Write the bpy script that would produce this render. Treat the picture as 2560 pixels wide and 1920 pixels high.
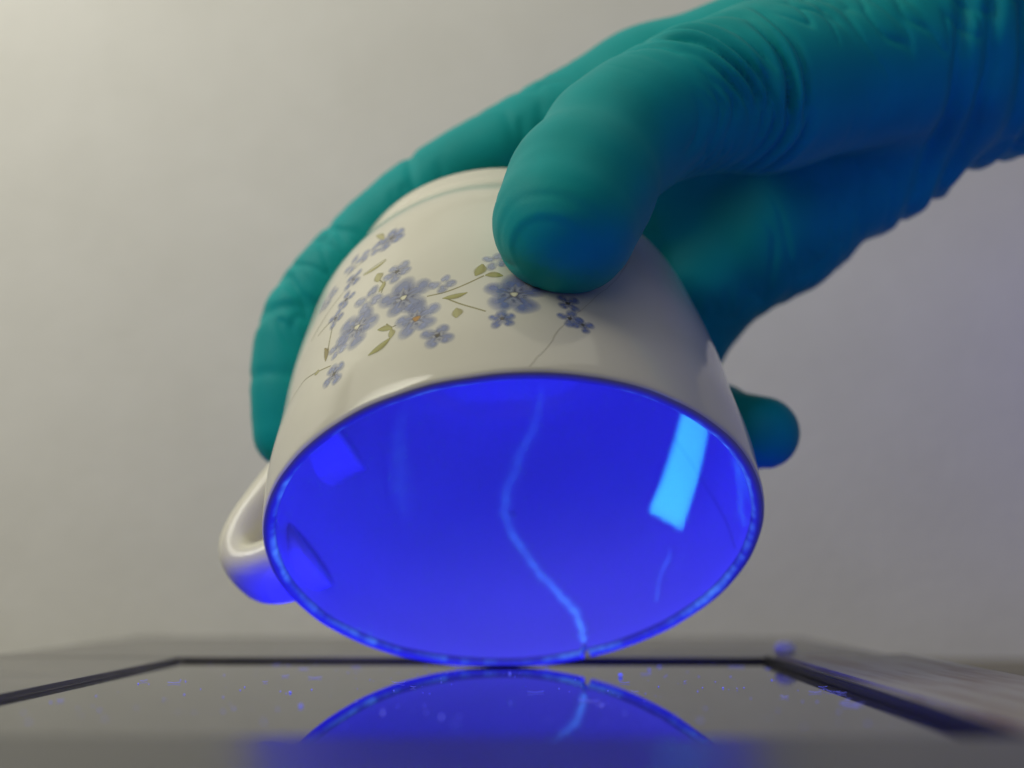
import bpy, bmesh, math
import numpy as np
from mathutils import Vector, Matrix

# ------------------------------------------------------------------ scene, camera, light
scn = bpy.context.scene
MM = 0.001                                   # everything below is written in millimetres
for o in list(bpy.data.objects):
    bpy.data.objects.remove(o, do_unlink=True)

def cam_axes(pitch, yaw):
    f = np.array([-math.sin(yaw)*math.cos(pitch), math.cos(yaw)*math.cos(pitch), math.sin(pitch)])
    r = np.array([math.cos(yaw), math.sin(yaw), 0.0])
    return r, np.cross(r, f), f

CAM = (0.0, 0.0, 16.5)
r_, u_, f_ = cam_axes(math.radians(9.222), math.radians(1.116))
cam_data = bpy.data.cameras.new('camera'); cam = bpy.data.objects.new('camera', cam_data)
scn.collection.objects.link(cam); scn.camera = cam
cam.matrix_world = Matrix(((r_[0], u_[0], -f_[0], CAM[0]*MM), (r_[1], u_[1], -f_[1], CAM[1]*MM),
                           (r_[2], u_[2], -f_[2], CAM[2]*MM), (0, 0, 0, 1)))
cam_data.sensor_width = 36; cam_data.lens = 36*3090/2560
cam_data.clip_start = 0.005; cam_data.clip_end = 20
cam_data.dof.use_dof = True; cam_data.dof.focus_distance = 0.203; cam_data.dof.aperture_fstop = 9.0

w = bpy.data.worlds.new('World'); scn.world = w; w.use_nodes = True
bg = w.node_tree.nodes['Background']; bg.inputs[0].default_value = (1.0, 0.96, 0.88, 1); bg.inputs[1].default_value = 0.10

def aim(o, target):
    d = Vector([t*MM for t in target]) - o.location
    o.rotation_euler = d.to_track_quat('-Z', 'Y').to_euler()

def area(name, loc, target, sx, sy, power, col, spread=180):
    l = bpy.data.lights.new(name, 'AREA'); l.shape = 'RECTANGLE'; l.size = sx*MM; l.size_y = sy*MM
    l.energy = power; l.color = col; l.spread = math.radians(spread)
    o = bpy.data.objects.new(name, l); scn.collection.objects.link(o)
    o.location = [c*MM for c in loc]; aim(o, target)
    return o

# room light from above left, the ultraviolet lamp of the tray shining up through its dark glass, narrow cyan beam
area('room_lamp', (-560, 90, 520), (-260, 440, 330), 420, 320, 1.6, (1.0, 0.97, 0.84), 100)
area('ceiling_lamp', (-200, 210, 640), (-70, 310, 40), 850, 850, 1.75, (1.0, 0.97, 0.83))
area('front_fill_light', (-180, -520, 330), (-10, 230, 30), 520, 420, 0.38, (1.0, 0.97, 0.92))  # unseen soft fill, added behind the camera to lift the cup's lower inside
area('uv_plate_lamp', (-8, 218, 0.4), (-8, 218.01, 60), 92, 100, 0.118, (0.012, 0.012, 1.0), 180)
area('lilac_wall_fill', (270, 290, 80), (190, 440, 120), 60, 30, 0.024, (0.06, 0.04, 1.0), 130)  # unseen fill, added off to the right to tint the wall lilac
area('blue_wrist_fill', (140, 120, 22), (85, 250, 95), 60, 16, 0.018, (0.01, 0.10, 1.0), 110)  # blue fill added out of view to colour the wrist and thumb side
beam = area('cyan_beam', (-75, 80, 22), (28.6, 248.7, 39.4), 9.8, 22, 0.00115, (0.04, 0.50, 1.0), 0.6)
bd = Vector((28.6+75, 248.7-80, 39.4-22)).normalized()          # turn the slit so that its patch lies as in the cup
bx = Vector((6.4, -9.9, -5.0)); bx = (bx-bd*bx.dot(bd)).normalized(); by = (-bd).cross(bx)
beam.rotation_euler = Matrix((bx, by, -bd)).transposed().to_euler()

vs = scn.view_settings
vs.view_transform = 'Standard'; vs.look = 'None'; vs.exposure = 0; vs.gamma = 1; vs.use_curve_mapping = False
scn.cycles.max_bounces = 10; scn.cycles.diffuse_bounces = 6; scn.cycles.glossy_bounces = 6
scn.cycles.use_denoising = True
scn.cycles.caustics_reflective = False; scn.cycles.transparent_max_bounces = 24

# ------------------------------------------------------------------ helpers
rng = np.random.default_rng(7)

def thing(name, loc, label, cat):
    o = bpy.data.objects.new(name, None); scn.collection.objects.link(o)
    o.location = [c*MM for c in loc]; o.empty_display_size = 0.01
    o['label'] = label; o['category'] = cat
    return o

def mesh_obj(name, verts, faces, mat, parent=None, smooth=True, cols=None, recalc=True, org=None):
    """verts in world mm; the object sits at org (or its parent)"""
    v = np.asarray(verts, float)
    if parent is not None: org = np.array(parent.location)/MM if parent.parent is None else np.array(parent['org'])
    if org is None: org = np.zeros(3)
    me = bpy.data.meshes.new(name)
    me.from_pydata(((v-np.asarray(org))*MM).tolist(), [], [tuple(int(i) for i in f) for f in faces])
    if recalc:
        bm = bmesh.new(); bm.from_mesh(me); bmesh.ops.recalc_face_normals(bm, faces=bm.faces); bm.to_mesh(me); bm.free()
    if smooth: me.polygons.foreach_set('use_smooth', [True]*len(me.polygons))
    if cols is not None:
        at = me.color_attributes.new('Col', 'FLOAT_COLOR', 'POINT')
        c = np.ones((len(v), 4), np.float32); cc = np.asarray(cols); c[:, :cc.shape[1]] = cc
        at.data.foreach_set('color', c.ravel())
    me.materials.append(mat)
    o = bpy.data.objects.new(name, me); scn.collection.objects.link(o)
    if parent is not None:
        o.parent = parent; o['org'] = [float(x) for x in org]
    else: o.location = [c*MM for c in org]
    return o

def grid_faces(n, m, wrap_n=False, wrap_m=False):
    f = []
    for i in range(n if wrap_n else n-1):
        i2 = (i+1) % n
        for j in range(m if wrap_m else m-1):
            j2 = (j+1) % m
            f.append((i*m+j, i2*m+j, i2*m+j2, i*m+j2))
    return f

def vnoise(P, scale, seed=0):
    """cheap smooth value noise on (n,3) points, -1..1"""
    P = np.asarray(P, float)/scale + 100.0 + seed*17.3
    i = np.floor(P).astype(np.int64); f = P-i; f = f*f*(3-2*f)
    def h(a, b, c):
        n = (a*374761393 + b*668265263 + c*2147483647 + seed*974711) & 0x7fffffff
        n = ((n ^ (n >> 13))*1274126177) & 0x7fffffff
        return ((n ^ (n >> 16)) & 0xffff)/32767.5 - 1
    x, y, z = i.T; fx, fy, fz = f.T
    L = lambda a, b, t: a+(b-a)*t
    return L(L(L(h(x, y, z), h(x+1, y, z), fx), L(h(x, y+1, z), h(x+1, y+1, z), fx), fy),
             L(L(h(x, y, z+1), h(x+1, y, z+1), fx), L(h(x, y+1, z+1), h(x+1, y+1, z+1), fx), fy), fz)

def material(name, col, rough=0.5, ior=1.5, spec=0.5):
    m = bpy.data.materials.new(name); m.use_nodes = True
    b = m.node_tree.nodes['Principled BSDF']
    b.inputs['Base Color'].default_value = (*col, 1); b.inputs['Roughness'].default_value = rough
    b.inputs['IOR'].default_value = ior; b.inputs['Specular IOR Level'].default_value = spec
    return m, m.node_tree.nodes, m.node_tree.links, b

def noise_mix(nt, ln, b, ca, cb, scale, detail=4, lo=0.35, hi=0.65, stretch=None):
    tc = nt.new('ShaderNodeTexCoord'); n = nt.new('ShaderNodeTexNoise')
    n.inputs['Scale'].default_value = scale; n.inputs['Detail'].default_value = detail
    if stretch:
        mp = nt.new('ShaderNodeMapping'); mp.inputs['Scale'].default_value = stretch
        ln.new(tc.outputs['Object'], mp.inputs[0]); ln.new(mp.outputs[0], n.inputs['Vector'])
    else: ln.new(tc.outputs['Object'], n.inputs['Vector'])
    r = nt.new('ShaderNodeValToRGB'); r.color_ramp.elements[0].position = lo; r.color_ramp.elements[1].position = hi
    r.color_ramp.elements[0].color = (*ca, 1); r.color_ramp.elements[1].color = (*cb, 1)
    ln.new(n.outputs['Fac'], r.inputs[0])
    if b is not None: ln.new(r.outputs[0], b.inputs['Base Color'])
    return n, r

def bump(nt, ln, b, src, strength, dist):
    bp = nt.new('ShaderNodeBump'); bp.inputs['Strength'].default_value = strength; bp.inputs['Distance'].default_value = dist
    ln.new(src, bp.inputs['Height']); ln.new(bp.outputs[0], b.inputs['Normal'])

# ------------------------------------------------------------------ materials
PORC = (0.69, 0.67, 0.57)
m_porc, nt, ln, b = material('porcelain_glaze', PORC, 0.12)
noise_mix(nt, ln, b, (0.67, 0.65, 0.55), (0.71, 0.69, 0.59), 40)

m_print, nt, ln, b = material('printed_enamel', PORC, 0.07)
a = nt.new('ShaderNodeVertexColor'); a.layer_name = 'Col'; ln.new(a.outputs[0], b.inputs['Base Color']); ln.new(a.outputs[1], b.inputs['Alpha'])

# repair glue: really gives off a cyan glow under the ultraviolet lamp; attribute = glow amount, also for the painted reflection streak
m_glue_refl, nt, ln, b = material('glue_and_reflection_glow', PORC, 0.25)
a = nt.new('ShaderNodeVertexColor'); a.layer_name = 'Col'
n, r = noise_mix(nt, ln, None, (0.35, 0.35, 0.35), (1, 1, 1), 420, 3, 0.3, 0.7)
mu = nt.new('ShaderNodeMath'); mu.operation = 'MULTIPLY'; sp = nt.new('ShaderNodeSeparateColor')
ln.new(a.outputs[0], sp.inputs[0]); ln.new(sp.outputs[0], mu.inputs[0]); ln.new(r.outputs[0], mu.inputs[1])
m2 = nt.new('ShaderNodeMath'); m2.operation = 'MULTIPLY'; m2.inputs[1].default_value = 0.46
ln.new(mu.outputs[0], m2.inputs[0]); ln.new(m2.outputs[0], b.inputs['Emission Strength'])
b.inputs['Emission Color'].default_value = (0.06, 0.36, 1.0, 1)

m_rim = m_glue_refl.copy(); m_rim.name = 'worn_rim_body'
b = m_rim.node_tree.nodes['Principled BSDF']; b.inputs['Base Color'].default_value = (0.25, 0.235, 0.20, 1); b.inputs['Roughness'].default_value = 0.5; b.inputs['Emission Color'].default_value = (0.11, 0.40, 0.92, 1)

m_crack, nt, ln, b = material('dark_hairline', (0.42, 0.39, 0.31), 0.5)

m_glove, nt, ln, b = material('teal_nitrile', (0.001, 0.32, 0.33), 0.55, 1.45, 0.16)
n, r = noise_mix(nt, ln, b, (0.001, 0.295, 0.30), (0.002, 0.34, 0.35), 60)
tc = nt.new('ShaderNodeTexCoord'); n2 = nt.new('ShaderNodeTexNoise'); n2.inputs['Scale'].default_value = 2500
ln.new(tc.outputs['Object'], n2.inputs['Vector']); bump(nt, ln, b, n2.outputs['Fac'], 0.15, 0.0002)
b.inputs['Sheen Weight'].default_value = 0.05; b.inputs['Sheen Roughness'].default_value = 0.4

m_glass, nt, ln, b = material('dark_glass', (0.012, 0.012, 0.012), 0.015, 1.52)
n, r = noise_mix(nt, ln, None, (0.012, 0.012, 0.012), (0.075, 0.075, 0.075), 55, 5, 0.5, 0.8, (1, 0.35, 1)); ln.new(r.outputs[0], b.inputs['Roughness'])
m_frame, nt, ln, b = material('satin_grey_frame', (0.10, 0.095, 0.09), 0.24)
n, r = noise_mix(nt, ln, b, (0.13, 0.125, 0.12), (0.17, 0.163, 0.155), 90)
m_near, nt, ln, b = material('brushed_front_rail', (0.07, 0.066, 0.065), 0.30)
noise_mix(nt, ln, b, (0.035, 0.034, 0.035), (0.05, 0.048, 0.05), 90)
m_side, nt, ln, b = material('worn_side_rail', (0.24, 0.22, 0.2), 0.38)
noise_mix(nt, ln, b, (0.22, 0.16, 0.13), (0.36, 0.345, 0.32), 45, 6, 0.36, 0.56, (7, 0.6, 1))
m_gap, nt, ln, b = material('black_gasket', (0.012, 0.012, 0.013), 0.5)
m_bead, nt, ln, b = material('white_bead', (0.85, 0.83, 0.8), 0.35)
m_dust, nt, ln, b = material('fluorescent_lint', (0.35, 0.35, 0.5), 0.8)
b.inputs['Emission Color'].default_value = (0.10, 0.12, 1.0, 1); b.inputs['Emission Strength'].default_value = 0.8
m_wall, nt, ln, b = material('pale_paper', (0.60, 0.595, 0.57), 0.9, 1.4, 0.2)
n, r = noise_mix(nt, ln, b, (0.575, 0.57, 0.54), (0.625, 0.62, 0.595), 9, 5)
n.inputs['Roughness'].default_value = 0.75; n.inputs['Detail'].default_value = 9
n2 = nt.new('ShaderNodeTexNoise'); n2.inputs['Scale'].default_value = 300; n2.inputs['Detail'].default_value = 4
tc = nt.new('ShaderNodeTexCoord'); ln.new(tc.outputs['Object'], n2.inputs['Vector']); bump(nt, ln, b, n2.outputs['Fac'], 0.25, 0.0015)

m_table, nt, ln, b = material('brown_table', (0.34, 0.26, 0.13), 0.6)
noise_mix(nt, ln, b, (0.15, 0.135, 0.11), (0.19, 0.175, 0.145), 12, 6, 0.3, 0.7, (1, 8, 1))

# ------------------------------------------------------------------ setting: wall behind, table under the tray
xs = np.linspace(-1300, 1300, 9)
V = [(x, 440.0, z) for z in np.linspace(-9, 900, 7) for x in xs]
o = mesh_obj('backdrop_wall', V, grid_faces(7, len(xs)), m_wall, recalc=False)
o['kind'] = 'structure'; o['label'] = 'plain pale grey wall behind the tray'
V = [(x, y, -9.0) for y in np.linspace(-700, 440, 5) for x in xs]
o = mesh_obj('table_top', V, grid_faces(5, len(xs)), m_table, recalc=False)
o['kind'] = 'structure'; o['label'] = 'dull brown table top under the tray'

# ------------------------------------------------------------------ tray with glass
def bevel_box(name, x0, x1, y0, y1, z0, z1, mat, parent, bev=0.5):
    bm = bmesh.new(); bmesh.ops.create_cube(bm, size=1)
    for v in bm.verts:
        v.co = Vector(((x0+x1)/2+v.co.x*(x1-x0), (y0+y1)/2+v.co.y*(y1-y0), (z0+z1)/2+v.co.z*(z1-z0)))
    bmesh.ops.bevel(bm, geom=bm.edges[:], offset=bev, segments=2, affect='EDGES')
    bm.verts.index_update()
    V = [tuple(v.co) for v in bm.verts]; F = [[v.index for v in f.verts] for f in bm.faces]; bm.free()
    return mesh_obj(name, V, F, mat, parent, smooth=False)

ZT = 1.85
tray = thing('glass_topped_tray', (-20, 210, -9), 'flat grey framed tray with a dark mirror-like glass top under the cup', 'tray')
bevel_box('glass_pane', -76.6, 48.6, 124, 273.6, -3.0, 0.0, m_glass, tray, 0.2)
bevel_box('base_plate', -120, 78, 32, 380, -9.0, -3.1, m_gap, tray, 0.3)
bevel_box('frame_rail', -122, 80, 273.9, 383, -8.5, 0.9, m_frame, tray, 0.8)
bevel_box('frame_rail', -122, -76.9, 125.6, 273.6, -8.6, 0.88, m_frame, tray, 0.8)
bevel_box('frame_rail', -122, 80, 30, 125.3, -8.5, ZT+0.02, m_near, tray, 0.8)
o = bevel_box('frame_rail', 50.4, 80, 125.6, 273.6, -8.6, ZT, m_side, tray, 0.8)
o['label'] = 'paler worn right rail with brown streaks'
bevel_box('gasket', 48.9, 50.2, 125.6, 273.6, -3.0, ZT-0.5, m_gap, tray, 0.3)
bevel_box('gasket', -76.8, 48.8, 273.62, 273.86, -3.0, 0.35, m_gap, tray, 0.05)

def blob(center, radii, n=16, m=10, noise=0.0, seed=0):
    V = []; F = []
    for j in range(m+1):
        t = math.pi*j/m
        for i in range(n):
            p = 2*math.pi*i/n
            V.append((radii[0]*math.sin(t)*math.cos(p), radii[1]*math.sin(t)*math.sin(p), radii[2]*math.cos(t)))
    V = np.array(V)
    if noise: V *= (1+noise*vnoise(V, max(radii)*0.8, seed))[:, None]
    for j in range(m):
        for i in range(n): F.append((j*n+i, j*n+(i+1) % n, (j+1)*n+(i+1) % n, (j+1)*n+i))
    return V+np.array(center), F

V, F = blob((53.2, 271.0, ZT+1.3), (2.4, 2.0, 1.6), noise=0.12)
o = mesh_obj('bead', V, F, m_bead, org=(53.2, 271.0, ZT))
o['label'] = 'tiny white bead on the back right corner of the glass'; o['category'] = 'bead'

# ------------------------------------------------------------------ cup
CEN = np.array([-3.698, 219.39, 24.204]); PHI = math.radians(56.867); ROLL = math.radians(-4.242); H = 68.29
u0 = np.array([0, -math.sin(PHI), math.cos(PHI)]); n0 = np.array([0, -math.cos(PHI), -math.sin(PHI)])
Mr = np.array([[math.cos(ROLL), 0, math.sin(ROLL)], [0, 1, 0], [-math.sin(ROLL), 0, math.cos(ROLL)]])
AX, AU, AN = Mr@np.array([1., 0, 0]), Mr@u0, Mr@n0
KN = np.array([0, .15, .3, .45, .6, .75, .87, .95, 1.])*H
RK = np.array([44.0, 43.87, 42.58, 41.61, 39.80, 37.29, 33.10, 30.0, 28.4])

def smooth_interp(x, xp, fp):
    x = np.asarray(x, float); m = np.gradient(fp, xp); i = np.clip(np.searchsorted(xp, x)-1, 0, len(xp)-2)
    h = xp[i+1]-xp[i]; t = np.clip((x-xp[i])/h, 0, 1)
    return ((2*t**3-3*t**2+1)*fp[i]+(t**3-2*t**2+t)*h*m[i]+(-2*t**3+3*t**2)*fp[i+1]+(t**3-t**2)*h*m[i+1])
WALL = 2.3; FLOOR = H-5.0
def r_out(h): return smooth_interp(np.clip(h, 0, H), KN, RK)
def r_in(h):
    h = np.asarray(h, float); r = r_out(h)-WALL
    s = np.clip((h-(FLOOR-9))/9, 0, 1)                      # rounded corner to the floor
    return r-(1-np.sqrt(1-np.minimum(s, 0.999)**2))*9
def cup_pt(az, h, r):
    az = np.asarray(az, float)
    return CEN+np.asarray(r)[..., None]*(np.cos(az)[..., None]*AX+np.sin(az)[..., None]*AU)-np.asarray(h, float)[..., None]*AN

cup = thing('cup', (CEN-44*AU/1.0).tolist(), 'white porcelain cup with blue flowers, tilted on its rim, inside glowing blue', 'cup')

RT = WALL/2                                                # rim rounding
pr = []
for h in np.linspace(FLOOR, FLOOR, 1): pr += [(0.01, FLOOR), (8, FLOOR), (16, FLOOR)]
for h in np.linspace(FLOOR-0.02, FLOOR-9, 10): pr.append((float(r_in(h)), h))
for h in np.linspace(FLOOR-12, RT, 20): pr.append((float(r_in(h)), h))
for a in np.linspace(0, math.pi, 9)[1:-1]: pr.append((44.0-RT-RT*math.cos(a)-0.0, RT-RT*math.sin(a)))
for h in np.linspace(RT, H-6, 36): pr.append((float(r_out(h)), h))
# foot ring: shallow groove then the ring
rb = float(r_out(H-5))
pr += [(rb+0.1, H-5), (rb-0.25, H-4.3), (rb-0.4, H-3.6), (rb-0.45, H-2.4), (rb-0.6, H-0.9), (rb-1.4, H-0.2), (rb-2.2, H), (rb-3.4, H-0.1), (rb-4.2, H-0.9), (rb-4.8, H-2.3), (12, H-2.6), (0.01, H-2.6)]
pr = np.array(pr); NA = 540
az = np.linspace(0, 2*math.pi, NA, endpoint=False)
A, Rr = np.meshgrid(az, pr[:, 0], indexing='ij'); _, Hh = np.meshgrid(az, pr[:, 1], indexing='ij')
Rr = Rr.copy(); Hh = Hh.copy()
# rim slightly uneven, with one chip where the seam meets it
NOTCH = math.radians(-73.6)
dz = (A-NOTCH+math.pi) % (2*math.pi)-math.pi
near = np.exp(-((Hh-0.2)/3.0)**2)*(Hh < 8)*(Rr > 35)
Hh += near*(2.9*np.clip(1-np.abs(dz)/math.radians(1.05), 0, 1))
Pn = np.stack([np.cos(A)*40, np.sin(A)*40, Hh], -1).reshape(-1, 3)
rimn = (vnoise(Pn, 5.0, 3)*0.10+vnoise(Pn, 1.8, 4)*0.05).reshape(A.shape)
Hh += near*rimn
V = cup_pt(A.ravel(), Hh.ravel(), Rr.ravel())
DZ = -V[:, 2].min()+0.02; CEN = CEN+np.array([0, 0, DZ]); V[:, 2] += DZ    # rest the rim on the glass
mesh_obj('cup_body', V, grid_faces(NA, len(pr), wrap_n=True), m_porc, cup)

# handle: strap loop on the left
HAZ = math.radians(196)
hp = np.array([(40, 8.8), (46, 6.8), (51.5, 7.4), (53.8, 11.5), (52.6, 16.5), (49, 22), (45.5, 26.5), (42.5, 30), (38.5, 33), (34, 35)])
tk = np.linspace(0, 1, len(hp)); ts = np.linspace(0, 1, 44)
hx = smooth_interp(ts, tk, hp[:, 0]); hh = smooth_interp(ts, tk, hp[:, 1])
rad = math.cos(HAZ)*AX+math.sin(HAZ)*AU; tan = -math.sin(HAZ)*AX+math.cos(HAZ)*AU
V = []
for i in range(44):
    j0, j1 = max(i-1, 0), min(i+1, 43)
    d = np.array([hx[j1]-hx[j0], hh[j1]-hh[j0]]); d /= np.linalg.norm(d); nn = np.array([-d[1], d[0]])
    c = CEN+hx[i]*rad-hh[i]*AN
    wd = 7.4+0.6*abs(2*ts[i]-1)**3*2; th = 4.0+0.8*abs(2*ts[i]-1)**3
    for k in range(20):
        a = 2*math.pi*k/20; ca, sa = math.cos(a), math.sin(a)
        V.append(c+wd*math.copysign(abs(ca)**0.8, ca)*tan+th*math.copysign(abs(sa)**0.8, sa)*(nn[0]*rad-nn[1]*AN))
F = grid_faces(44, 20, wrap_m=True)+[tuple(range(20)), tuple(range(43*20, 44*20))]
mesh_obj('handle', V, F, m_porc, cup)

# ribbons that follow the inside or outside wall
def ribbon(path, width, inside, off, ncol=9, sub=8, jit=0.0, seed=0, taper=None, core=False):
    p = np.array(path, float); tk = np.arange(len(p)); ts = np.linspace(0, len(p)-1, (len(p)-1)*sub+1)
    azs = smooth_interp(ts, tk, np.radians(p[:, 0])); hs = smooth_interp(ts, tk, p[:, 1])
    if core: azs, hs = np.interp(ts, tk, np.radians(p[:, 0])), np.interp(ts, tk, p[:, 1])
    R = (r_in(hs) if inside else r_out(hs))
    xy = np.stack([azs*R, hs], -1)
    if jit:
        q = np.stack([ts*3, ts*0, ts*0], -1); xy[:, 0] += jit*(vnoise(q, 1.0, seed)+0.6*vnoise(q, 0.4, seed+7)); xy[:, 1] += jit*vnoise(q, 1.0, seed+1)
    d = np.gradient(xy, axis=0); d /= np.linalg.norm(d, axis=1)[:, None]+1e-9
    nn = np.stack([-d[:, 1], d[:, 0]], -1)
    wd = np.interp(ts, tk, width) if np.ndim(width) else np.full(len(ts), width)
    V = []; al = []
    for c in np.linspace(-1, 1, ncol):
        q = xy+nn*(c*wd/2)[:, None]
        hh = q[:, 1]; a_ = q[:, 0]/R
        rr = (r_in(hh)-off if inside else r_out(hh)+off)
        V.append(cup_pt(a_, hh, rr)); al.append(np.full(len(ts), (0.5*(1-abs(c))**1.4+0.6*math.exp(-(c/0.16)**2) if core else max(0.0, 1-abs(c))**1.3)))
    V = np.stack(V, 1).reshape(-1, 3); al = np.stack(al, 1)
    if taper is not None: al = al*np.interp(ts, tk, taper)[:, None]
    return V, grid_faces(len(ts), ncol), al.ravel()

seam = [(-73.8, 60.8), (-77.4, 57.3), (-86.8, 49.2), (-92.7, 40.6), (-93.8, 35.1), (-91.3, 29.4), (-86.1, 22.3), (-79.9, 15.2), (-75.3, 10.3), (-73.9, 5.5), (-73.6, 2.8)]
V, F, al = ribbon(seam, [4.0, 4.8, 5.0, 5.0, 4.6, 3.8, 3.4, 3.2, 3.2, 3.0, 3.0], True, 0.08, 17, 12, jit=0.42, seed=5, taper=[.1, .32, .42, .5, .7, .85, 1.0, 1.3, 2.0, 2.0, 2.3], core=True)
mesh_obj('repair_seam', V, F, m_glue_refl, cup, cols=np.stack([al]*3, -1))['label'] = 'pale cyan glue seam inside the cup'
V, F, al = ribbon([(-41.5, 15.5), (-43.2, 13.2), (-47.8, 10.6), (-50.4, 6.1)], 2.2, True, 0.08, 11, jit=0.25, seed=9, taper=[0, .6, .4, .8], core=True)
mesh_obj('repair_seam', V, F, m_glue_refl, cup, cols=np.stack([al]*3, -1))
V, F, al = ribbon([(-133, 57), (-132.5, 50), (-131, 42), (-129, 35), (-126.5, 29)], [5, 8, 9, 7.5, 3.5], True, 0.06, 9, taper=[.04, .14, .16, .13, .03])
mesh_obj('reflection_streak', V, F, m_glue_refl, cup, cols=np.stack([al]*3, -1))  # faint reflection painted onto the inner wall as a glowing ribbon
V, F, al = ribbon([(-29, 37), (-22.9, 24.5), (-18, 12.5), (-15.5, 3)], 0.24, True, 0.05, 3, jit=0.12, seed=2)
mesh_obj('hairline_crack', V, F, m_crack, cup)
V, F, al = ribbon([(83.9, 1.2), (80.8, 4.8), (76.4, 10.2), (69.7, 17.3), (61.0, 26.0), (55, 34)], 0.08, False, 0.03, 3, jit=0.16, seed=3)
mesh_obj('hairline_crack', V, F, m_crack, cup)

# worn rim edge, filled with the same glowing glue
NB = 720; azb = np.linspace(0, 2*math.pi, NB, endpoint=False); ncol = 17
q = np.stack([np.cos(azb)*44, np.sin(azb)*44, azb*0], -1)
wn = 1+0.35*vnoise(q, 6, 21)+0.35*vnoise(q, 1.6, 22)
dzb = (azb-NOTCH+math.pi) % (2*math.pi)-math.pi
notch = 2.9*np.clip(1-np.abs(dzb)/math.radians(1.05), 0, 1)
V = []; al = []
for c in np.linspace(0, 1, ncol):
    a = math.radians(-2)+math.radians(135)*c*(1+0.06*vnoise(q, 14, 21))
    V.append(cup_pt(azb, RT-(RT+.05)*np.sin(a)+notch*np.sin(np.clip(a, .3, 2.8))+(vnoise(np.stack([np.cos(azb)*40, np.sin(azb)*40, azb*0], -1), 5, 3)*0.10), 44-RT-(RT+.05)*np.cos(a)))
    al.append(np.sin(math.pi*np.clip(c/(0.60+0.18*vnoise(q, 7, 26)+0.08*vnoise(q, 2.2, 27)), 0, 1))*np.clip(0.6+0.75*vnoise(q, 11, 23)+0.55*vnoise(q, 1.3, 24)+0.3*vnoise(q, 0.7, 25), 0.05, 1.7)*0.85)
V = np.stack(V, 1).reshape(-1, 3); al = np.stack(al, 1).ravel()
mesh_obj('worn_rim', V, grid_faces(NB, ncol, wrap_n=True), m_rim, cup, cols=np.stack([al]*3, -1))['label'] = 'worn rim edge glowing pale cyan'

# ---- printed flowers, leaves and stems on the outside wall
def wall_pts(az0, h0, xy, off):
    h = h0+xy[:, 1]; a = math.radians(az0)+xy[:, 0]/float(r_out(h0))
    return cup_pt(a, h, r_out(h)+off)
LAY = [0]
def patch(name, az0, h0, polys, rot=0.0, off=0.02):
    """polys: list of (xy (n,2), faces, colours); one mesh"""
    V = []; F = []; C = []; k = 0
    LAY[0] += 1; off = off+0.0007*LAY[0]
    for q, (xy, f, c) in enumerate(polys):
        ca, sa = math.cos(rot), math.sin(rot)
        r = np.stack([xy[:, 0]*ca-xy[:, 1]*sa, xy[:, 0]*sa+xy[:, 1]*ca], -1)
        V.append(wall_pts(az0, h0, r, off+0.0003*q)); C.append(c); F += [tuple(i+k for i in ff) for ff in f]; k += len(xy)
    mesh_obj(name, np.concatenate(V), F, m_print, cup, cols=np.clip(np.concatenate(C), 0, 1), recalc=False)

PC = np.array(PORC)
def petal(ang, L, W, col, dark, edge=1.0):
    nr, n = 7, 18; xy = [(L*0.56, 0.0)]; c = [np.array((*col, 0.74))]; F = []
    for i in range(1, nr+1):
        q = i/nr
        for j in range(n):
            p = 2*math.pi*j/n; wob = 1+0.05*math.sin(3*p+ang*4)
            x = L*0.56+L*0.52*q*math.cos(p)*wob; y = 1.12*W*q*math.sin(p)*wob*(1+0.16*math.cos(p))
            k = (1-edge*max(0, (q-0.2)/0.8)**1.7)*(0.68+0.12*math.sin(2.0*p+ang*3)+0.10*math.sin(p*3+ang))
            cc = np.array(col)
            s_ = y/W
            vein = max(0, 1-abs(((s_*2.2+30.5) % 1)-0.5)*3.5)*max(0, 0.78-x/L)*1.7*dark
            vein *= 1.0 if abs(s_) < 0.6 else 0.0
            cc = cc*(1-vein)+np.array((0.12, 0.11, 0.10))*vein
            xy.append((x*math.cos(ang)-y*math.sin(ang), x*math.sin(ang)+y*math.cos(ang))); c.append((*cc, max(k, vein)))
    xy[0] = (xy[0][0]*math.cos(ang), xy[0][0]*math.sin(ang))
    for j in range(n):
        j2 = (j+1) % n; F.append((0, 1+j, 1+j2))
        for i in range(nr-1): F.append((1+i*n+j, 1+(i+1)*n+j, 1+(i+1)*n+j2, 1+i*n+j2))
    return np.array(xy), F, np.array(c)
def disc(r, col, col2, n=14):
    xy = [(0, 0)]; c = [(*col, 1.0)]; F = []
    for j, q in enumerate((0.55, 1.0)):
        for i in range(n):
            a = 2*math.pi*i/n; k = q*(1+0.15*math.sin(3*a)); xy.append((r*k*math.cos(a), r*k*math.sin(a))); c.append((*(col if j == 0 else col2), 1.0 if j == 0 else 0.35))
    for i in range(n):
        i2 = (i+1) % n; F.append((0, 1+i, 1+i2)); F.append((1+i, 1+n+i, 1+n+i2, 1+i2))
    return np.array(xy), F, np.array(c, float)
BL = [(0.23, 0.27, 0.50), (0.28, 0.33, 0.55), (0.38, 0.42, 0.60), (0.17, 0.23, 0.50)]
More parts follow.
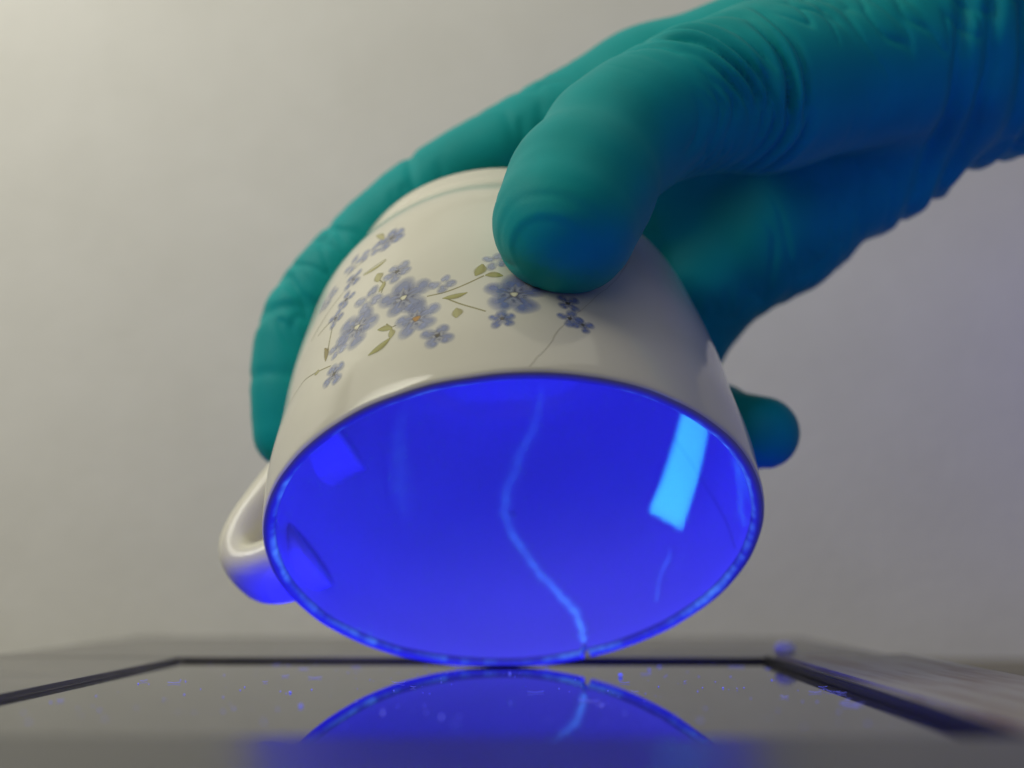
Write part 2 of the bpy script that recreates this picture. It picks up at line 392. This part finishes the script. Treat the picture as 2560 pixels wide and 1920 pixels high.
def flower(az0, h0, size, rot, tone=0, np_=5, centre='pale', dark=0.8):
    polys = []
    for k in range(np_):
        a = rot+2*math.pi*k/np_+rng.normal()*0.10
        col = np.array(BL[tone])*(1+rng.normal()*0.06)
        polys.append(petal(a, size*(1+rng.normal()*0.07), size*0.40*(1+rng.normal()*0.08), col, dark))
    if centre == 'pale': polys.append(disc(size*0.13, (0.72, 0.70, 0.52), (0.55, 0.52, 0.35)))
    elif centre == 'dark': polys.append(disc(size*0.17, (0.10, 0.09, 0.06), (0.22, 0.22, 0.25)))
    elif centre == 'ochre': polys.append(disc(size*0.18, (0.42, 0.22, 0.05), (0.42, 0.30, 0.12)))
    patch('painted_flower', az0, h0, polys)

FLOWERS = [  # azimuth, height above rim, petal length, rotation, tone, petals, centre
 (110.9, 22.8, 4.2, 0.3, 1, 5, 'pale'), (123.3, 20.8, 4.4, 0.9, 1, 5, 'pale'), (107.2, 15.9, 3.5, 0.2, 1, 5, 'ochre'),
 (85.8, 18.2, 4.2, 0.5, 3, 5, 'pale'), (120.8, 26.6, 3.0, 0.4, 2, 4, 'none'), (113.3, 30.8, 2.6, 1.1, 2, 5, 'dark'),
 (117.1, 43.4, 3.0, 0.2, 1, 5, 'dark'), (124.1, 42.6, 2.4, 0.7, 2, 4, 'none'), (130.3, 42.5, 2.6, 0.1, 2, 4, 'none'),
 (128.0, 36.5, 2.4, 0.8, 1, 4, 'dark'), (102.2, 10.1, 2.6, 0.5, 1, 4, 'dark'), (101.5, 23.4, 2.2, 0.2, 2, 4, 'none'),
 (88.7, 11.9, 2.1, 0.3, 3, 5, 'dark'), (74.4, 16.4, 2.2, 0.9, 3, 4, 'dark'), (74.6, 12.4, 2.1, 0.2, 3, 4, 'dark'), (72.0, 11.2, 1.8, 1.3, 3, 4, 'dark'),
 (128.0, 11.5, 2.6, 1.0, 1, 4, 'dark'), (131.7, 27.6, 2.1, 0.4, 1, 4, 'dark'), (128.8, 31.0, 2.1, 0.0, 1, 4, 'dark'),
 (139.2, 37.5, 2.8, 0.6, 2, 5, 'none'), (128.6, 18.0, 2.4, 0.5, 2, 4, 'none'), (89.4, 27.2, 2.2, 0.5, 2, 4, 'none')]
for (a0, h0, s, rt, tn, npet, ce) in FLOWERS:
    flower(a0, h0, s*(1.22 if s > 3.2 else 1.12), rt, tn, npet, ce, 0.8 if ce != 'none' else 0.15)

OL = [(0.40, 0.39, 0.13), (0.47, 0.45, 0.20), (0.30, 0.25, 0.07)]
def leaf(az0, h0, L, W, rot, tone):
    nr, nc = 11, 7; xy = []; c = []
    for i in range(nr):
        t = i/(nr-1)
        for j in range(nc):
            s = -1+2*j/(nc-1); wd = W*math.sin(math.pi*min(max(t, .03), .97))**0.8
            xy.append((L*(t-0.5), wd*s+0.12*L*math.sin(2.5*t)))
            k = 1-abs(s)**3; cc = np.array(OL[tone])
            d = max(0, 1-abs(s-0.35)*2.2)*0.55*t; c.append((*(cc*(1-d)+np.array((0.18, 0.12, 0.03))*d), k*0.95))
    patch('painted_leaf', az0, h0, [(np.array(xy), grid_faces(nr, nc), np.array(c))], rot)
for a in [(122.1, 46.2, 4.6, 0.8, 0.9, 1), (120.7, 35.9, 5.2, 0.55, 2.9, 0), (119.0, 31.7, 2.8, 1.2, 1.3, 1), (98.7, 19.8, 4.2, 0.8, 3.0, 0),
          (98.4, 14.8, 2.6, 1.1, 1.5, 1), (93.3, 25.4, 3.2, 1.2, 1.9, 0), (114.9, 16.0, 3.4, 0.9, 0.4, 0), (115.8, 12.3, 4.6, 1.0, 2.6, 0),
          (133.6, 19.3, 4.6, 0.8, 1.2, 2), (135.2, 15.8, 1.6, 0.7, 0.2, 1), (117.3, 28.4, 2.6, 0.7, 1.9, 1), (89.9, 23.4, 3.0, 0.9, 0.1, 0), (113.2, 14.2, 2.4, 0.8, 1.4, 1)]:
    leaf(*a)
for st in [[(105.1, 21.1), (100.9, 21.0), (96.5, 22.0), (92.1, 23.7)], [(100.9, 19.5), (97.2, 16.9), (92.0, 14.1)], [(142.5, 28.4), (138.6, 30.6), (135.2, 32.5), (130.8, 34.4)],
           [(149.8, 17.1), (144.3, 17.6), (141.2, 17.8), (136.4, 16.5), (129.8, 14.5)], [(138.9, 27.4), (136.2, 27.8), (131.8, 28.1)], [(132.6, 18.9), (132.7, 22.3), (132.5, 25.9)],
           [(132.3, 39.7), (128.1, 40.6), (124.8, 41.1)], [(117.1, 26.7), (116.7, 28.7), (118.1, 30.7)], [(114.7, 17.5), (113.2, 16.0), (112.0, 16.0)], [(124.3, 35.7), (120.8, 36.2), (117.4, 36.6)]]:
    V, F, al = ribbon(st, 0.42, False, 0.015, 5, 6)
    al = (al[:, None])**0.5*0.8
    mesh_obj('painted_stem', V, F, m_print, cup, cols=np.concatenate([np.tile((0.33, 0.30, 0.09), (len(al), 1)), al], 1), recalc=False)

# ------------------------------------------------------------------ gloved hand: one continuous surface from a distance field
def cone_sdf(P, a, b, r1, r2):
    a = np.asarray(a, np.float32); b = np.asarray(b, np.float32); d = b-a
    t = np.clip(((P-a)@d)/float(d@d), 0, 1)
    return np.linalg.norm(P-a-t[:, None]*d, axis=1)-(r1+(r2-r1)*t)
def smin(a, b, k):
    h = np.maximum(k-np.abs(a-b), 0)/k
    return np.minimum(a, b)-h*h*k*0.25
def cup_sdf(P):
    v = P-CEN; x = v@AX; y = v@AU; h = -(v@AN); rr = np.hypot(x, y)
    dr = (rr-np.interp(np.clip(h, 0, H), KN, RK))*0.95; dh = np.maximum(h-H, -h)
    return np.where((dr > 0) & (dh > 0), np.hypot(dr, dh), np.maximum(dr, dh))

# joints in mm: position and glove radius
TH = [((4.9, 194.8, 74.7), 12.0), ((7.7, 200.0, 82.4), 11.7), ((13.2, 208.0, 92.9), 11.3), ((19.4, 211.5, 98.5), 11.4), ((29.2, 216.0, 104.1), 12.6), ((43.4, 223.0, 109.4), 14.5)]
FINGERS = [[((23.7, 246.0, 119.7), 11.0), ((17.2, 247.0, 117.0), 10.54), ((10.5, 248.1, 114.4), 10.07), ((3.9, 249.1, 111.6), 9.63), ((-2.5, 250.0, 108.6), 9.3), ((-8.8, 250.9, 105.6), 9.12), ((-14.9, 251.8, 102.5), 9.04), ((-20.8, 252.5, 98.9), 8.99), ((-26.7, 253.0, 94.7), 8.9), ((-32.8, 253.3, 89.5), 8.75), ((-38.9, 253.4, 83.7), 8.57), ((-44.3, 253.3, 77.6), 8.39), ((-48.3, 253.0, 71.5), 8.2), ((-50.1, 252.5, 65.4), 8.01), ((-50.5, 251.7, 59.2), 7.81), ((-50.2, 250.8, 53.1), 7.6), ((-50.3, 250.0, 47.1), 7.4)], [((29.1, 262.0, 110.7), 11), ((-23.7, 272.0, 84.0), 9), ((-40.5, 271.0, 61.6), 8.3), ((-39.4, 273.0, 44.2), 8)], [((32.0, 268.0, 96.6), 10.5), ((-15.0, 287.0, 73.1), 9), ((-30.7, 282.0, 54.7), 8), ((-27.2, 281.0, 38.7), 7.5)], [((37.0, 266.0, 81.0), 11), ((29.5, 276.0, 59.0), 8), ((37.6, 258.0, 49.2), 8.2), ((45.3, 246.0, 46.4), 7.3)]]
PALM = [((23.7, 246.0, 119.7), 11, (82.6, 232.0, 134.2), 15), ((28.8, 260.0, 110.0), 11.5, (85.6, 242.0, 130.1), 15), ((31.8, 266.0, 96.0), 10.5, (88.3, 248.0, 125.6), 15), ((37.0, 266.0, 80.8), 11, (54.5, 260.0, 93.0), 12.3), ((54.5, 260.0, 93.0), 12.3, (74.0, 254.0, 107.5), 13), ((74.0, 254.0, 107.5), 13, (89.5, 250.0, 117.7), 14), ((43.4, 223.0, 109.4), 14.5, (82.5, 234.0, 122.4), 18), ((88.8, 236.0, 139.2), 20, (145.5, 236.0, 148.7), 22), ((90.8, 244.0, 125.9), 19.5, (147.8, 244.0, 125.4), 21), ((89.7, 240.0, 131.1), 23, (146.4, 240.0, 134.6), 24)]
def hand_sdf(P):
    d = None
    for f in FINGERS:
        g = None
        for (a, ra), (b_, rb_) in zip(f[:-1], f[1:]):
            s = cone_sdf(P, a, b_, ra, rb_); g = s if g is None else smin(g, s, 3.0)
        d = g if d is None else smin(d, g, 1.6)
    p = None
    for (a, ra, b_, rb_) in PALM:
        s = cone_sdf(P, a, b_, ra, rb_); p = s if p is None else smin(p, s, 9.0)
    t = None
    for (a, ra), (b_, rb_) in zip(TH[:-1], TH[1:]):
        s = cone_sdf(P, a, b_, ra, rb_); t = s if t is None else smin(t, s, 4.0)
    d = smin(d, p, 6.0); d = smin(d, t, 7.0)
    return np.maximum(d, -(cup_sdf(P)-0.15))

def surface_nets(lo, hi, vox):
    n = np.ceil((hi-lo)/vox).astype(int)+1
    B = 8; nb = (n+B-1)//B; n = nb*B+1
    val = np.full(n, 50.0, np.float32)
    # only evaluate blocks near the surface
    g = np.stack(np.meshgrid(*[np.arange(k) for k in nb], indexing='ij'), -1).reshape(-1, 3)
    ctr = (lo+(g*B+B/2)*vox).astype(np.float32)
    dc = hand_sdf(ctr); sel = np.abs(dc) < B*vox*0.95+1.5
    off = np.stack(np.meshgrid(*[np.arange(B+1)]*3, indexing='ij'), -1).reshape(-1, 3)
    for gb, dv, s in zip(g, dc, sel):
        if not s:
            x, y, z = gb*B; val[x:x+B+1, y:y+B+1, z:z+B+1] = np.where(dv > 0, 50.0, -50.0)
    gs = g[sel]
    for i in range(0, len(gs), 400):
        idx = gs[i:i+400, None, :]*B+off[None]
        P = (lo+idx.reshape(-1, 3)*vox).astype(np.float32); d = hand_sdf(P).astype(np.float32)
        q = idx.reshape(-1, 3); val[q[:, 0], q[:, 1], q[:, 2]] = d
    s = val < 0
    c = [s[i:s.shape[0]-1+i, j:s.shape[1]-1+j, k:s.shape[2]-1+k] for i in (0, 1) for j in (0, 1) for k in (0, 1)]
    cnt = sum(x.astype(np.int8) for x in c); cells = np.argwhere((cnt > 0) & (cnt < 8))
    cid = np.full(np.array(s.shape)-1, -1, np.int64); cid[tuple(cells.T)] = np.arange(len(cells))
    acc = np.zeros((len(cells), 3)); num = np.zeros(len(cells))
    cor = [(i, j, k) for i in (0, 1) for j in (0, 1) for k in (0, 1)]
    for a in cor:
        for ax in range(3):
            if a[ax]: continue
            b2 = list(a); b2[ax] = 1
            va = val[tuple((cells+a).T)]; vb = val[tuple((cells+b2).T)]
            m = (va < 0) != (vb < 0); t = np.where(m, va/np.where(m, va-vb, 1), 0)
            p = np.array(a, float)+t[:, None]*(np.array(b2)-np.array(a)); acc += p*m[:, None]; num += m
    V = lo+(cells+acc/num[:, None])*vox
    F = []
    for ax in range(3):
        a1, a2 = (ax+1) % 3, (ax+2) % 3
        sl = [slice(None)]*3; sh = [slice(None)]*3; sl[ax] = slice(0, -1); sh[ax] = slice(1, None)
        e = np.argwhere(s[tuple(sl)] != s[tuple(sh)])
        e = e[(e[:, a1] > 0) & (e[:, a2] > 0) & (e[:, a1] < s.shape[a1]-1) & (e[:, a2] < s.shape[a2]-1)]
        o1 = np.zeros(3, int); o1[a1] = 1; o2 = np.zeros(3, int); o2[a2] = 1
        qd = np.stack([cid[tuple((e-o1-o2).T)], cid[tuple((e-o2).T)], cid[tuple(e.T)], cid[tuple((e-o1).T)]], -1)
        ins = s[tuple(e.T)]; qd = np.where(ins[:, None], qd, qd[:, ::-1]); F.append(qd)
    return V, np.concatenate(F)

def vert_normals(V, F):
    fn = np.cross(V[F[:, 2]]-V[F[:, 0]], V[F[:, 3]]-V[F[:, 1]]); N = np.zeros_like(V)
    for k in range(4): np.add.at(N, F[:, k], fn)
    return N/(np.linalg.norm(N, axis=1)[:, None]+1e-9)
def laplace(V, F, it, lam=0.5):
    for _ in range(it):
        S = np.zeros_like(V); n = np.zeros(len(V))
        for a, b_ in ((0, 1), (1, 2), (2, 3), (3, 0)):
            np.add.at(S, F[:, a], V[F[:, b_]]); np.add.at(S, F[:, b_], V[F[:, a]])
            np.add.at(n, F[:, a], 1); np.add.at(n, F[:, b_], 1)
        V = V+lam*(S/np.maximum(n, 1)[:, None]-V)
    return V

HV, HF = surface_nets(np.array([-78., 165., 5.]), np.array([142., 312., 188.]), 0.5)
HV = laplace(HV, HF, 6)
HN = vert_normals(HV, HF)
nz1, nz2 = vnoise(HV, 9, 31), vnoise(HV, 4, 32)
disp = np.zeros(len(HV))
def valley(x, w): return np.exp(-(x/w)**2)
def sstep(x, a, b_): t = np.clip((x-a)/(b_-a), 0, 1); return t*t*(3-2*t)
# thumb base: nested arcs of stretched glove
Q = np.array([22.8, 205.0, 94.0])
rho = np.linalg.norm(HV-Q, axis=1)+nz1*0.5
TA = np.array([12.9, 207.0, 91.0]); TB = np.array([43.4, 223.0, 109.4]); ta = (TB-TA)/np.linalg.norm(TB-TA)
st = (HV-Q)@ta
front = sstep(-HN[:, 1], -0.5, 0.2)*sstep(st, -2.0, 6.0)*sstep(-HV[:, 1], -236, -226)
RI = np.array([6.0, 8.6, 10.4, 12.3, 14.9, 17.9, 20.4, 23.6, 27.6, 33.0])        # valleys; pillowed ridges between them
def gathers(c, seed, RI):
    rw = np.linalg.norm(HV-c, axis=1)+2.0*vnoise(HV, 16, seed)+0.35*nz1
    ri = np.clip(np.searchsorted(RI, rw)-1, 0, len(RI)-2); uu = np.clip((rw-RI[ri])/(RI[ri+1]-RI[ri]), 0, 1)
    a_ = np.interp(rw, [6, 12, 20, 27, 33], [.2, .9, 1.4, 1.5, .2])*np.clip(0.75+1.1*vnoise(HV, 11, seed+1), 0.05, 1.4)
    return a_*(np.sin(math.pi*uu)**0.75-0.7)*sstep(rw, 6, 9)*sstep(-rw, -33, -28)
mixw = sstep(vnoise(HV, 15, 73), -0.35, 0.35)
disp += 1.95*front*(mixw*gathers(Q, 71, RI)+(1-mixw)*gathers(np.array([19.5, 207.0, 97.7]), 75, np.array([7.0, 9.5, 12.5, 14.6, 18.5, 21.0, 25.5, 29.0, 35.0])))
# short tight gathers on the inner side of the thumb root
ang_ = sstep(-(HV[:, 2]-Q[2]), -1.0, 6.0)*sstep(rho, 7, 10)*sstep(-rho, -22, -17)*front
disp -= 0.55*np.clip(np.cos(rho*2*math.pi/1.75+1.6*nz1), -0.2, 1)**2*ang_
# thumb nail edge and knuckle folds
Q2 = np.array([1.1, 184.0, 64.4]); r2 = np.linalg.norm(HV-Q2, axis=1)+nz1*0.3
tipw = sstep(-HN[:, 1], 0.0, 0.5)*sstep(-HV[:, 1], -204, -198)
left = sstep(-HV[:, 0], -9.8, -3.2)
disp -= 0.14*sstep(-r2, -8.2, -7.3)*tipw*(0.2+0.8*left)*sstep(HV[:, 2], Q2[2]-3, Q2[2]+6)
disp += 0.10*valley(r2-8.7, .7)*tipw*left
for rr, a_, ww in [(11.6, .22, .8), (14.6, .16, .9), (22.5, .35, 2.4)]:
    disp -= a_*valley(r2-rr+0.5*nz2, ww)*tipw*(0.25+0.75*left)*np.clip(0.6+0.8*vnoise(HV, 7, int(rr*7)), 0, 1.2)
# fine pulled creases, running across the thumb and palm
ea = HV+ta*(((HV-Q)@ta)*2.6)[:, None]+2.0*vnoise(HV, 11, 91)[:, None]
rid = (1-np.abs(vnoise(ea, 9, 92)))**7
disp -= 0.55*rid*sstep(vnoise(HV, 17, 93), -0.15, 0.4)*(1-tipw)
# creases across the long finger
def across(a, b_, ts, amp, w, rad):
    global disp
    a = np.array(a); b_ = np.array(b_); d = b_-a; L = np.linalg.norm(d); d = d/L
    t = (HV-a)@d; v = HV-a-t[:, None]*d; dist = np.linalg.norm(v, axis=1); m = sstep(-dist, -rad-4, -rad-1)
    for k, (s, tilt, am) in enumerate(ts):
        msk = sstep(vnoise(HV, 8, 80+k+int(L)), -0.45, 0.25)
        disp -= amp*am*valley(t-s*L+tilt*v[:, 2]+nz1*0.9, w)*m*msk
F0 = FINGERS[0][::4]
across(F0[0][0], F0[1][0], [(.80, .3, .6), (.95, .35, .8)], .55, 1.2, 10)
across(F0[1][0], F0[2][0], [(.05, .3, .5), (.62, .35, .5), (.86, .3, 1.0), (.95, .5, .6)], .55, 1.2, 9.5)
across(F0[2][0], F0[3][0], [(.06, .4, .5), (.50, .3, 1.0), (.58, .3, .6), (.86, .4, .7), (.95, .5, 1.0)], .6, 1.2, 9)
across(F0[3][0], F0[4][0], [(.05, .5, .9), (.12, .3, .6), (.6, .2, .4)], .55, 1.3, 8.5)
for f in FINGERS[1:]:
    for p, q in zip(f[:-1], f[1:]): across(p[0], q[0], [(.1, .2, .7), (.9, .3, 1)], .5, 1.1, 9)
# folds of the loose cuff at the wrist and ripples along the outer edge of the palm
wx = HV[:, 0]+0.10*(HV[:, 2]-110)+nz1*1.2+2.5*vnoise(HV, 26, 51)
cuff = sstep(HV[:, 0], 74, 80)
for s, a_, ww in [(79, 1.3, 1.8), (85.5, 1.0, 1.6), (91.5, 1.5, 2.2), (98, 1.2, 1.9), (105, 1.4, 2.4), (113, 1.2, 2.2), (122, 1.3, 2.5)]:
    disp -= 1.7*a_*valley(wx-s+2.0*vnoise(HV, 30, int(s)), ww*0.9)*cuff*np.clip(0.8+0.6*vnoise(HV, 20, int(s)+3), 0.1, 1.3)
disp += 0.7*cuff*nz1
edge = sstep(HV[:, 1], 245, 256)*sstep(HV[:, 0], 36, 44)
disp += 0.8*edge*vnoise(HV, 6, 61)
free = sstep(cup_sdf(HV), 0.2, 1.2)
disp = disp+0.10*vnoise(HV, 14, 41)
HV = HV+HN*(disp*free)[:, None]
HV = laplace(HV, HF, 1, 0.3)
gv = HV.mean(axis=0)
glove = mesh_obj('gloved_hand', HV, HF, m_glove, org=(20, 240, 80), recalc=False)
glove['label'] = 'hand in a wrinkled teal nitrile glove gripping the cup from above'; glove['category'] = 'hand'

# ------------------------------------------------------------------ dust and lint on the glass
DV = []; DF = []
def add(V, F):
    k = sum(len(v) for v in DV); DV.append(np.asarray(V)); DF.extend([tuple(i+k for i in f) for f in F])
big = [(15.2, 230.2, .42), (-67, 212, .2), (-32.3, 173.4, .35), (-38, 195, .3), (30, 205, .22), (-20, 165, .3), (-12, 160, .3), (41, 222, .2), (-5, 236, .35), (2, 250, .3), (22, 248, .3), (9, 176, .25), (25, 258, .25)]
for (x, y, r) in big:
    r *= 0.7 if x != 15.2 else 1.0
    add(*blob((x, y, r*0.7), (r, r, r*0.8), 8, 6, 0.3, int(abs(x))))
for i in range(170):
    x, y = rng.uniform(-70, 47), rng.uniform(150, 268); r = rng.uniform(.035, .125)
    add(*blob((x, y, r*0.7), (r, r, r*0.7), 6, 4))
for i in range(34):
    x, y, a, L = rng.uniform(-70, 48), rng.uniform(165, 262), rng.uniform(0, 3.14), rng.uniform(.8, 3.2)
    if i < 9: x, y = rng.uniform(38, 48), rng.uniform(175, 225)
    c = rng.uniform(-.4, .4); Vv = []
    for k in range(7):
        t = k/6-0.5; px, py = x+L*t*math.cos(a)-c*L*t*t*math.sin(a), y+L*t*math.sin(a)+c*L*t*t*math.cos(a); z = 0.12+0.25*abs(t)
        for q in range(4):
            b_ = math.pi/2*q; Vv.append((px-0.03*math.sin(a)*math.cos(b_), py+0.03*math.cos(a)*math.cos(b_), z+0.03*math.sin(b_)))
    add(Vv, grid_faces(7, 4, wrap_m=True))
o = mesh_obj('dust', np.concatenate(DV), DF, m_dust)
o['kind'] = 'stuff'; o['label'] = 'fine dust specks and lint fibres scattered on the dark glass'; o['category'] = 'dust'
